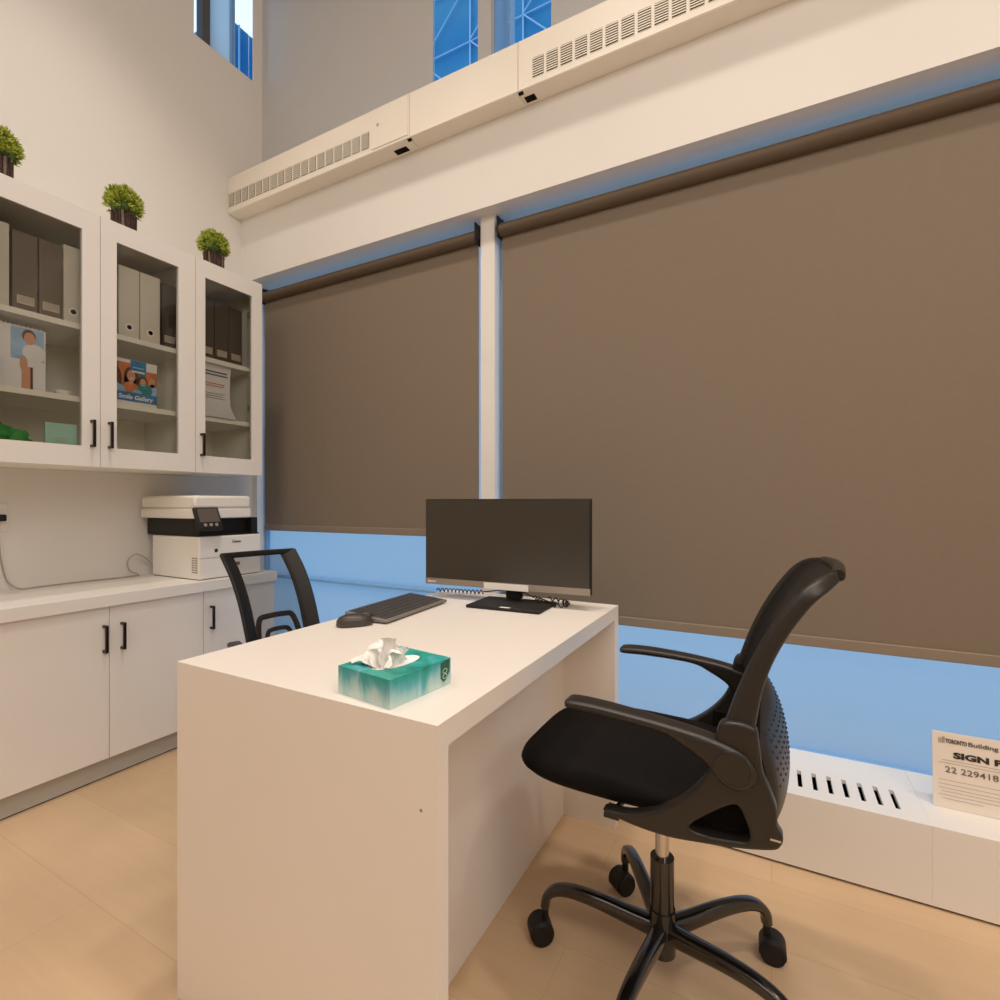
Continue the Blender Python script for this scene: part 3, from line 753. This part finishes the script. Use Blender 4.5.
# tissue box
tc_ = Vector((-.634, .769, .75)); ty = math.atan2(.156, .02)-PI/2
t = thing('tissue_box', 'teal watercolour tissue box with a white tissue pulled up, on the desk', 'tissue box', tc_, ty)
HX, HY, HZ = .0695, .079, .051
b = new()
hole = [(.030*math.copysign(abs(math.cos(a))**.9, math.cos(a)), .062*math.copysign(abs(math.sin(a))**.9, math.sin(a))) for a in [2*PI*i/32 for i in range(32)]]
def sq(a, hx, hy):
    c, s = math.cos(a), math.sin(a); k = min(hx/abs(c) if abs(c) > 1e-6 else 9, hy/abs(s) if abs(s) > 1e-6 else 9); return (c*k, s*k)
angs = sorted([2*PI*i/32 for i in range(32)]+[math.atan2(sy*HY, sx*HX) % (2*PI) for sx in (-1, 1) for sy in (-1, 1)])
outer = [sq(a, HX, HY) for a in angs]; inner = [(.030*math.cos(a), .058*math.sin(a)) for a in angs]
loft(b, [[(x, y, 0) for x, y in outer], [(x, y, HZ) for x, y in outer], [(x, y, HZ) for x, y in inner], [(x, y, HZ-.004) for x, y in inner]], cap=False)
bm_bot = [b.verts.new((x, y, 0)) for x, y in ((-HX, -HY), (HX, -HY), (HX, HY), (-HX, HY))]; b.faces.new(bm_bot)
obj('carton', b, M['tbox'], t, world=False, angle=30)
b = new(); n = 36
b.faces.new([b.verts.new((.031*math.cos(2*PI*i/n), .059*math.sin(2*PI*i/n), HZ-.003)) for i in range(n)]); obj('film', b, M['tissue'], t, world=False)
b = new(); ex = frame_mtx((HX+.0006, HY-.02, .03), (0, 1, 0), (0, 0, 1))
sh = [(-.010, .017), (.016, .020), (.016, -.004), (.006, -.018), (-.002, -.021), (-.010, -.012)]
b.faces.new([b.verts.new(ex @ Vector((x, y, 0))) for x, y in sh])
e = obj('emblem', b, M['emblem'], t, world=False, smooth=False)
b = new(); exx = frame_mtx((HX+.001, HY-.018, .026), (0, 1, 0), (0, 0, 1))
for cy in (0, -.010):
    for i in range(18):
        a0, a1 = 2*PI*i/18, 2*PI*(i+1)/18
        b.faces.new([b.verts.new(exx @ Vector((.0 + r*math.cos(a), cy+.004+r*math.sin(a)*.75, 0))) for r, a in ((.005, a0), (.0068, a0), (.0068, a1), (.005, a1))])
obj('emblem_loops', b, M['mint'], e, world=False, smooth=False)
# the tissue: crumpled overlapping folds pulled up through the slot
b = new()
def fold(x0, y0, y1, h, lean, dy, ph, droop=0):
    rows = []
    for j in range(15):
        f = j/14; row = []
        for i in range(25):
            g = i/24; fan = (g-.5)*(1+.12*f)
            hh = h*(.74+.22*math.sin(g*6+ph)+.08*math.sin(g*13+ph*2)*f+.02*math.sin(g*25+ph))*(1-.55*abs(2*g-1)**3)
            z = HZ-.003+hh*math.sin(f*PI/2*(1+droop))
            x = x0+lean*f**1.3+.0055*math.sin(g*13+ph+f*2.2)*(.3+f)+.003*math.sin(g*27+f*6+ph)
            row.append((x, (y0+y1)/2+fan*(y1-y0)+dy*f+.003*math.sin(f*9+g*8+ph), z))
        rows.append(row)
    loft(b, rows, cap=False, closed=False)
fold(.004, -.048, .016, .068, .004, .004, .4)
fold(-.004, -.050, .006, .056, -.012, -.004, 2.1)
fold(-.010, -.046, .022, .040, -.040, -.004, 3.4, .35)
fold(.012, -.044, .004, .036, .012, .000, 5.0, .3)
fold(-.014, -.048, -.010, .026, -.036, -.012, 1.2, .6)
obj('tissue', b, M['tissue'], t, world=False, angle=80)

# coiled black phone cord behind the monitor
def coil(p, r, turns_per_m):
    path = smooth_path(p, 30); out = []; s = 0
    for i, q in enumerate(path):
        if i: s += (q-path[i-1]).length
        tg = (path[min(i+1, len(path)-1)]-path[max(0, i-1)]).normalized(); side = tg.cross(Vector((0, 0, 1))).normalized(); up = side.cross(tg)
        a = s*turns_per_m*2*PI
        out.append(q+side*r*math.cos(a)+up*r*math.sin(a))
    return out
zc = .7595
b = new(); tube(b, coil([(-1.168, 1.668, zc), (-1.12, 1.684, zc), (-1.07, 1.69, zc), (-1.02, 1.70, zc), (-.985, 1.715, zc)], .0065, 62), .0022, n=6, raw=True)
tube(b, [(-.985, 1.715, zc), (-.95, 1.722, zc+.005), (-.9, 1.715, .775), (-.85, 1.70, .79), (-.82, 1.70, .78), (-.79, 1.705, .767), (-.762, 1.70, zc)], .0025, n=6)
tube(b, coil([(-.762, 1.70, zc), (-.72, 1.665, zc), (-.68, 1.63, zc), (-.64, 1.605, zc), (-.615, 1.62, zc), (-.62, 1.66, zc), (-.66, 1.69, zc), (-.70, 1.68, zc+.006)], .0062, 45), .0022, n=6, raw=True)
single('coiled_cord', b, M['plasticd'], 'coiled black cord lying on the desk behind the monitor stand', 'cord', loc=(-.9, 1.69, .75))

# ------------------------------------------------------------------ sign
sx0, sy, sz0, sh_ = .416, 1.905, ZL+.001, .212
ang = math.radians(4)                     # leans back slightly on its strut
eX = Vector((1, -.02, 0)).normalized(); eY = Vector((0, math.sin(ang), math.cos(ang)))
SM = frame_mtx((sx0, sy, sz0), eX, eY)
t = thing('sign_board', 'cream printed notice board standing on the low cover at right edge', 'sign', (sx0, sy, sz0))
b = new(); box(b, (.17, sh_/2, -.0025), (.34, sh_, .004)); bmesh.ops.transform(b, matrix=SM, verts=b.verts); obj('board', b, M['signboard'], t)
b = new(); bx(b, sx0+.12, sx0+.2, sy+.012, sy+.06, sz0, sz0+.004); bx(b, sx0+.155, sx0+.165, sy+.004, sy+.05, sz0+.004, sz0+.09); obj('strut', b, M['white'], t)
def sign_text(s, x, y, size, bold, xs=1.0): return text_bm(s, size, SM @ Matrix.Translation((x, y, .0004)), bold, xs=xs)
b = sign_text('TORONTO', .030, .184, .0150, .0010, .62); join(b, sign_text('Building', .079, .184, .0160, .0004, 1.28)); obj('lettering', b, M['inkm'], t, smooth=False)
b = sign_text('SIGN PERMIT', .047, .144, .0225, .0012, 1.55); obj('lettering', b, M['ink'], t, smooth=False)
b = sign_text('22 229418', .027, .101, .0235, .0001, 1.16); obj('lettering', b, M['inkm'], t, smooth=False)
b = new()
def sr(x0, x1, y0, y1):
    b.faces.new([b.verts.new(SM @ Vector((x, y, .0007))) for x, y in ((x0, y0), (x1, y0), (x1, y1), (x0, y1))])
for x0, x1, y in ((.02, .33, .134), (.012, .33, .126), (.012, .33, .078), (.012, .33, .066), (.012, .15, .055), (.02, .17, .046), (.012, .16, .036), (.02, .11, .026)): sr(x0, x1, y, y+.0011)
obj('printed_lines', b, M['inkg'], t, smooth=False)
b = new()
for x in (.014, .0185, .0225, .0255): sr(x, x+.0022, .184, .184+(.012 if x < .02 else .016))
sr(.013, .028, .182, .1835); obj('emblem', b, M['inkg'], t, smooth=False)

# ------------------------------------------------------------------ office chairs
def chair_base(t, angs, legs_r=.285, gl='plasticg'):
    """five-star base, casters, gas column; local coordinates"""
    b = new(); cyl(b, (0, 0, .075), (0, 0, .175), .03, .029, n=28); obj('hub', b, M[gl], t, world=False)
    b = new(); cyl(b, (0, 0, .165), (0, 0, .292), .0265, n=28); obj('column_sleeve', b, M[gl], t, world=False)
    b = new(); cyl(b, (0, 0, .29), (0, 0, .49), .0155, n=24); obj('gas_lift', b, M['chrome'], t, world=False)
    for k in range(5):
        a = math.radians(angs[k]); d = Vector((math.cos(a), math.sin(a), 0)); sd = Vector((-d.y, d.x, 0)); Z = Vector((0, 0, 1))
        P = smooth_path([d*.018+Z*.126, d*.07+Z*.132, d*.15+Z*.142, d*.215+Z*.143, d*(legs_r-.028)+Z*.132, d*(legs_r-.006)+Z*.110, d*legs_r+Z*.082], 6)
        b = new(); ribbon(b, P, sd, lambda f: .036-.012*f, lambda f: .042-.020*min(1, f*1.3), r=.35)
        obj('leg', b, M[gl], t, world=False)
        # caster
        c = d*legs_r; sw = a+(.6, 1.9, -.7, .4, 2.3)[k]; u = Vector((math.cos(sw), math.sin(sw), 0)); v = Vector((-u.y, u.x, 0))
        ax = c+u*.012+Z*.0275
        b = new(); cyl(b, c+Z*.045, c+Z*.086, .009, n=14)
        rings = []
        for s_, k_ in ((-.0275, .8), (-.022, 1), (.022, 1), (.0275, .8)):
            rings.append([ax+v*s_+u*(.030*k_*math.cos(q))+Z*(.032*k_*math.sin(q)) for q in [math.radians(-15+i*15) for i in range(15)]])
        loft(b, rings, cap=False, closed=False)
        cs = obj('caster', b, M['plasticd'], t, world=False)
        b = new()
        cyl(b, ax-v*.026, ax-v*.007, .0275, n=24); cyl(b, ax+v*.007, ax+v*.026, .0275, n=24)
        obj('wheel', b, M['plasticd'], cs, world=False)

def seat(t, z0, z1, x0, x1, hw, droop=.018):
    b = new(); n = 48; xm, hx = (x0+x1)/2, (x1-x0)/2
    def ring(k, z, dz=0):
        out = []
        for i in range(n):
            a = 2*PI*i/n; c, s = math.cos(a), math.sin(a)
            x = xm+hx*k*math.copysign(abs(c)**.55, c); y = hw*k*math.copysign(abs(s)**.55, s)
            fr = max(0, (xm-x)/hx-.35)
            out.append((x, y*(1-.06*max(0, (x-xm)/hx)), z-droop*fr*fr*1.6+.006*(abs(y)/hw)**2))
        return out
    loft(b, [ring(.80, z0), ring(.93, z0+.004), ring(.985, z0+.016), ring(1, (z0+z1)/2), ring(.985, z1-.014), ring(.94, z1-.003), ring(.86, z1+.001), ring(.6, z1), ring(.3, z1-.003), ring(.03, z1-.004)])
    return obj('seat', b, M['fabric'], t, world=False, angle=60)

# chair A, facing -x towards the desk
CX, CY = -.222, 1.212
t = thing('office_chair', 'black mesh office chair with armrests at the near side of the desk', 'chair', (CX, CY, 0), group='black office chairs')
chair_base(t, (183, 121, 42, -19, -97))
seat(t, .492, .541, -.310, .19, .207, .008)
b = new(); bx(b, -.09, .10, -.06, .06, .468, .497); bx(b, -.14, .14, -.03, .03, .482, .5); o = obj('tilt_mechanism', b, M['plasticd'], t, bevel=.006, world=False)
b = new(); tube(b, [(-.03, -.05, .482), (-.05, -.15, .484), (-.055, -.20, .487)], .006); box(b, (-.056, -.205, .488), (.03, .04, .008)); obj('lever', b, M['plastic'], o, world=False)
def sx(pts, dx=.222): return [(x+dx, z) for x, z in pts]
br_out = sx([(-.292, .503), (-.242, .491), (-.174, .487), (-.11, .494), (-.052, .503), (0, .516), (.014, .527), (.017, .542), (.009, .558), (.008, .585), (-.002, .615), (-.013, .645), (-.019, .69), (-.025, .716), (-.05, .722), (-.078, .716), (-.088, .69), (-.092, .65), (-.108, .61), (-.142, .568), (-.19, .530), (-.242, .510)])
br_hole = sx([(-.131, .517), (-.095, .552), (-.063, .575), (-.050, .575), (-.040, .555), (-.034, .535), (-.038, .520), (-.06, .515), (-.10, .511)])
arm_out = sx([(-.372, .695), (-.364, .7045), (-.301, .7065), (-.204, .701), (-.115, .691), (-.057, .677), (-.03, .660), (-.021, .637), (-.033, .613), (-.06, .606), (-.085, .62), (-.104, .643), (-.14, .664), (-.187, .682), (-.301, .688), (-.362, .688)])
for s in (-1, 1):
    bmx = plate([br_out, br_hole], .030, .006, s*.222)
    o = obj('side_bracket', bmx, M['plastic'], t, world=False, angle=30)
    b = new(); cyl(b, (.222-.046, s*.237, .611), (.222-.046, s*.2385, .611), .008, n=18); obj('screw', b, M['ink'], o, world=False)
    b = new(); bx(b, .222-.002, .222+.014, s*.226-.012, s*.226+.012, .535, .5385); obj('metal_clip', b, M['chrome'], o, world=False)
    b = new(); bx(b, .222-.133, .222-.03, s*.2025-.003, s*.2025+.003, .505, .574); obj('hole_dark_backing', b, M['fabric'], t, bevel=.003, world=False)  # black plate added so the bracket hole looks dark
    bmx = plate([arm_out], .042, .009, s*.226)
    for v in bmx.verts:                                       # the pad flares and the tip turns slightly inward
        f = max(0, min(1, (.10-v.co.x)/.24)); v.co.y = s*.226+(v.co.y-s*.226)*(1+.25*f)-s*.012*f*f
    o = obj('armrest', bmx, M['plastic'], t, world=False, angle=30)
    b = new(); cyl(b, (.222-.0605, s*.244, .645), (.222-.0605, s*.2495, .645), .0295, .028, n=32); obj('pivot_cap', b, M['plastic'], o, world=False)
up_f = [(-.078, .700), (-.049, .786), (-.011, .870), (.034, .940), (.068, .972), (.102, .983)]
up_b = [(-.027, .700), (-.010, .790), (.020, .864), (.061, .929), (.087, .953), (.107, .966)]
F3 = smooth_path([(x+.222, 0, z) for x, z in up_f], 5); B3 = smooth_path([(x+.222, 0, z) for x, z in up_b], 5)
N = len(F3); hwid = lambda f: .212-.018*min(f/.6, 1)-.066*max(0, (f-.6)/.4)**1.8
for s in (-1, 1):
    b = new(); rings = []
    for i, (p, q) in enumerate(zip(F3, B3)):
        f = i/(N-1); y = s*hwid(f); th = .030-.008*f; m_ = (p+q)/2; e = (q-p).length/2; u = (q-p).normalized()
        rings.append([m_+u*a+Vector((0, y+c, 0)) for a, c in rrect(2*e, th, min(e, th/2)*.7, 3)])
    loft(b, rings); obj('back_upright', b, M['plastic'], t, world=False, angle=50)
b = new(); p = (F3[-1]+B3[-1])/2
ribbon(b, [Vector((p.x+.010*math.cos(k/12*PI-PI/2), -.128+.256*k/12, p.z+.004*math.cos(k/12*PI-PI/2))) for k in range(13)], (0, 0, 1), .021, .022, r=.45); obj('top_rail', b, M['plastic'], t, world=False)
b = new(); rows = []
for i in range(N):
    f = i/(N-1); m_ = F3[i]*.75+B3[i]*.25; rows.append([(m_.x+.020*math.cos(k/10*PI-PI/2)*(1-f*.5), -hwid(f)+2*hwid(f)*k/10, m_.z) for k in range(11)])
loft(b, rows, cap=False, closed=False); obj('back_mesh', b, M['mesh_back'], t, world=False, angle=80)
b = new(); rows = []
prof = [(-.030, .735), (.000, .700), (.020, .655), (.029, .61), (.031, .57), (.024, .535), (.005, .505), (-.03, .492)]
PR = smooth_path([(x+.222, 0, z) for x, z in prof], 3)
for q in PR:
    rows.append([(q.x+.034*math.cos(k/12*PI-PI/2)**.6-.032, -.214+.428*k/12, q.z) for k in range(13)])
loft(b, rows, cap=False, closed=False)
lum = obj('lumbar_shell', b, M['plastic'], t, world=False, angle=80)
sm_ = lum.modifiers.new('thick', 'SOLIDIFY'); sm_.thickness = .006; sm_.offset = -1
b = new()
for r in range(7):
    for k in range(15):
        y = -.175+.025*k+(.0125 if r % 2 else 0); z = .60+.0145*r
        j = min(range(len(PR)), key=lambda i: abs(PR[i].z-z)); xx = PR[j].x+.034*math.cos((y+.214)/.428*PI-PI/2)**.6-.032
        cyl(b, (xx-.004, y, z), (xx+.0006, y, z), .0024, n=8)
obj('perforations', b, M['ink'], lum, world=False)
b = new(); bx(b, -.032+.222, -.018+.222, -.205, .205, .50, .735); obj('lower_back_panel', b, M['fabric'], t, bevel=.01, world=False)

# chair B, behind the desk, facing +x
rot = math.radians(169)
t = thing('office_chair', 'black chair with see-through mesh back behind the desk beside the printer', 'chair', (-1.50, 1.346, 0), rot, 'black office chairs')
chair_base(t, (20, 92, 164, 236, 308))
seat(t, .42, .485, -.25, .20, .225)
b = new(); bx(b, -.09, .16, -.05, .05, .40, .418); o = obj('tilt_mechanism', b, M['plasticd'], t, bevel=.006, world=False)
rail = smooth_path([(.175, 0, .46), (.200, 0, .54), (.228, 0, .62), (.275, 0, .72), (.338, 0, .81), (.418, 0, .888)], 5); N = len(rail)
hw2 = lambda f: .122+.008*f
for s in (-1, 1):
    b = new()
    ribbon(b, [Vector((p.x, s*hw2(i/(N-1)), p.z)) for i, p in enumerate(rail)], (-.6, s*.8, 0), .066, .014, r=.4)
    obj('back_rail', b, M['plasticd'], t, world=False)
b = new(); tp = rail[-1]; bt = rail[0]
ribbon(b, [Vector((tp.x+.012*math.cos(k/12*PI-PI/2)-.004, -.152+.304*k/12, tp.z+.003)) for k in range(13)], (0, 0, 1), .024, .014, r=.4); obj('top_rail', b, M['plasticd'], t, world=False)
b = new(); ribbon(b, [Vector((bt.x+.012*math.cos(k/12*PI-PI/2), -.14+.28*k/12, bt.z)) for k in range(13)], (0, 0, 1), .04, .016, r=.4); obj('bottom_rail', b, M['plasticd'], t, world=False)
b = new(); rows = []
for i, p in enumerate(rail):
    w = hw2(i/(N-1)); rows.append([(p.x+.016*math.cos(k/10*PI-PI/2), -w+2*w*k/10, p.z) for k in range(11)])
loft(b, rows, cap=False, closed=False); obj('back_mesh', b, M['mesh_thin'], t, world=False, angle=80)
def arch(w, z0, z1, x0, x1, r, name):
    P = [(x0, -w, z0), (x0+(x1-x0)*.55, -w*1.0, z0+(z1-z0)*.55), (x1-.002, -w*.82, z1-.012), (x1, -w*.45, z1), (x1, w*.45, z1), (x1-.002, w*.82, z1-.012), (x0+(x1-x0)*.55, w, z0+(z1-z0)*.55), (x0, w, z0)]
    b = new(); tube(b, P, r, n=10, n_s=5); obj(name, b, M['plasticd'], t, world=False)
arch(.084, .47, .652, .205, .272, .011, 'lumbar_loop')
arch(.054, .47, .600, .20, .252, .009, 'inner_loop')
b = new(); tube(b, [(.10, 0, .41), (.17, 0, .415), (.215, 0, .45), (.225, 0, .50)], .014); obj('back_stem', b, M['plasticd'], t, world=False)
for s in (-1, 1):
    b = new(); ribbon(b, smooth_path([(-.03, s*.215, .41), (-.03, s*.245, .43), (-.03, s*.25, .5), (-.02, s*.24, .576)], 5), (1, 0, 0), .045, .016, r=.4)
    o = obj('arm_post', b, M['plasticd'], t, world=False)
    b = new(); ribbon(b, smooth_path([(-.10, s*.235, .580), (0, s*.235, .586), (.10, s*.222, .590), (.19, s*.200, .590)], 5), (0, 1, 0), .046, .020, r=.45)
    obj('armrest', b, M['plastic'], t, world=False)

# ------------------------------------------------------------------ outside: neighbouring tower seen through the high windows
t = thing('neighbouring_tower', 'blue glass tower with pale steel lattice outside the high windows', 'building', (-12, 16, -4))
b = new(); bx(b, -21, 8, 18, 24, -4, 40); obj('curtain_wall', b, M['facade'], t)
b = new()
def bar(p0, p1, w=.05):
    p0 = Vector(p0); p1 = Vector(p1); cyl(b, p0, p1, w, n=6)
for i in range(12):
    x = -20.5+i*2.4; bar((x, 17.9, 0), (x, 17.9, 33), .035)
    for k in range(7):
        z = k*5; bar((x, 17.85, z), (x+2.4, 17.85, z+2.5), .03); bar((x+2.4, 17.85, z+2.5), (x, 17.85, z+5), .03)
for k in range(14): bar((-21, 17.9, k*2.5), (8, 17.9, k*2.5), .03)
obj('steel_lattice', b, M['lattice'], t)
TY0, TZ = 14.6, 23.4
t = thing('neighbouring_tower', 'blue glazed block seen through the small corner window', 'building', (-26, 6, -4))
b = new(); bx(b, -30, -22, TY0, 17, -4, TZ); obj('curtain_wall', b, M['facade'], t)
b = new()
for k in range(8): bar((-21.95, TY0, 2+k*2.5), (-21.95, 17, 2+k*2.5), .05)
for k in range(4): bar((-21.95, TY0+k*.75, -4), (-21.95, TY0+k*.75, TZ), .05)
obj('steel_lattice', b, M['lattice'], t)

# ------------------------------------------------------------------ world and lights
w = bpy.data.worlds.new('sky'); SC.world = w; w.use_nodes = True
nt = w.node_tree; bg = nt.nodes['Background']; L = nt.links.new
tcn = nt.nodes.new('ShaderNodeTexCoord'); sp = nt.nodes.new('ShaderNodeSeparateXYZ'); L(tcn.outputs['Generated'], sp.inputs[0])
# blue dusk below and around the horizon, bright sky overhead; deeper blue towards +x
rx = nt.nodes.new('ShaderNodeValToRGB'); e = rx.color_ramp.elements
e[0].position = .50; e[0].color = lin((152, 188, 219))+(1,); e[1].position = .68; e[1].color = lin((92, 148, 190))+(1,)
x = e.new(.56); x.color = lin((140, 180, 215))+(1,)
mr = nt.nodes.new('ShaderNodeMapRange'); mr.inputs['From Min'].default_value = -1; mr.inputs['From Max'].default_value = 1
L(sp.outputs['X'], mr.inputs['Value']); L(mr.outputs[0], rx.inputs['Fac'])
rz = nt.nodes.new('ShaderNodeValToRGB'); e = rz.color_ramp.elements
e[0].position = .1; e[0].color = (0, 0, 0, 1); e[1].position = .4; e[1].color = (1, 1, 1, 1); L(sp.outputs['Z'], rz.inputs['Fac'])
mx = nt.nodes.new('ShaderNodeMix'); mx.data_type = 'RGBA'; L(rz.outputs[0], mx.inputs['Factor']); L(rx.outputs[0], mx.inputs['A'])
mx.inputs['B'].default_value = (.75, .92, 1.1, 1)
L(mx.outputs['Result'], bg.inputs['Color']); bg.inputs['Strength'].default_value = 1.3

def spot(x, y, z, power, size=105, blend=.55, r=.09, col=(1, .80, .60), aim=None):
    l = bpy.data.lights.new('downlight', 'SPOT'); l.energy = power; l.spot_size = math.radians(size); l.spot_blend = blend; l.shadow_soft_size = r; l.color = col
    o = bpy.data.objects.new('downlight', l); COL.objects.link(o); o.location = (x, y, z)
    if aim:
        d = Vector(aim)-Vector((x, y, z)); o.rotation_euler = d.to_track_quat('-Z', 'Y').to_euler()
    return o
def area(x, y, z, sx_, sy_, power, col, aim):
    l = bpy.data.lights.new('fill_light', 'AREA'); l.shape = 'RECTANGLE'; l.size = sx_; l.size_y = sy_; l.energy = power; l.color = col  # unseen fill lamp, no real fixture
    o = bpy.data.objects.new('fill_light', l); COL.objects.link(o); o.location = (x, y, z)
    d = Vector(aim)-Vector((x, y, z)); o.rotation_euler = d.to_track_quat('-Z', 'Y').to_euler()
    return o
WARM = (1, .87, .75)
for x in (-1.9, -.75, .4, 1.6): spot(x, .95, 4.45, 106, 88, .8, .12, WARM)
area(0, -1.2, 3.4, 3.0, 1.6, 36, (1, .90, .81), (-.3, .2, .5))  # added soft ambient fill from behind the camera
area(1.9, -.5, 3.0, 1.2, 1.6, 30, (1, .89, .79), (-1.6, .9, 1.2))  # added fill to brighten the wall cabinet interiors

# ------------------------------------------------------------------ camera
cam = bpy.data.cameras.new('camera'); co = bpy.data.objects.new('camera', cam); COL.objects.link(co)
co.location = (0, 0, 1.104); co.rotation_euler = (PI/2, 0, math.atan2(271.6, 511))
cam.sensor_width = 36; cam.lens = 36*511/1000; cam.shift_y = .0028; cam.clip_start = .01; cam.clip_end = 200
SC.camera = co
SC.view_settings.view_transform = 'Standard'; SC.view_settings.look = 'None'; SC.view_settings.exposure = .03; SC.view_settings.gamma = 1.10
SC.cycles.max_bounces = 10; SC.cycles.diffuse_bounces = 5; SC.cycles.transparent_max_bounces = 16; SC.cycles.sample_clamp_indirect = 4
SC.cycles.caustics_reflective = False; SC.cycles.caustics_refractive = False
for o in bpy.data.objects:
    if '_loc' in o: del o['_loc']
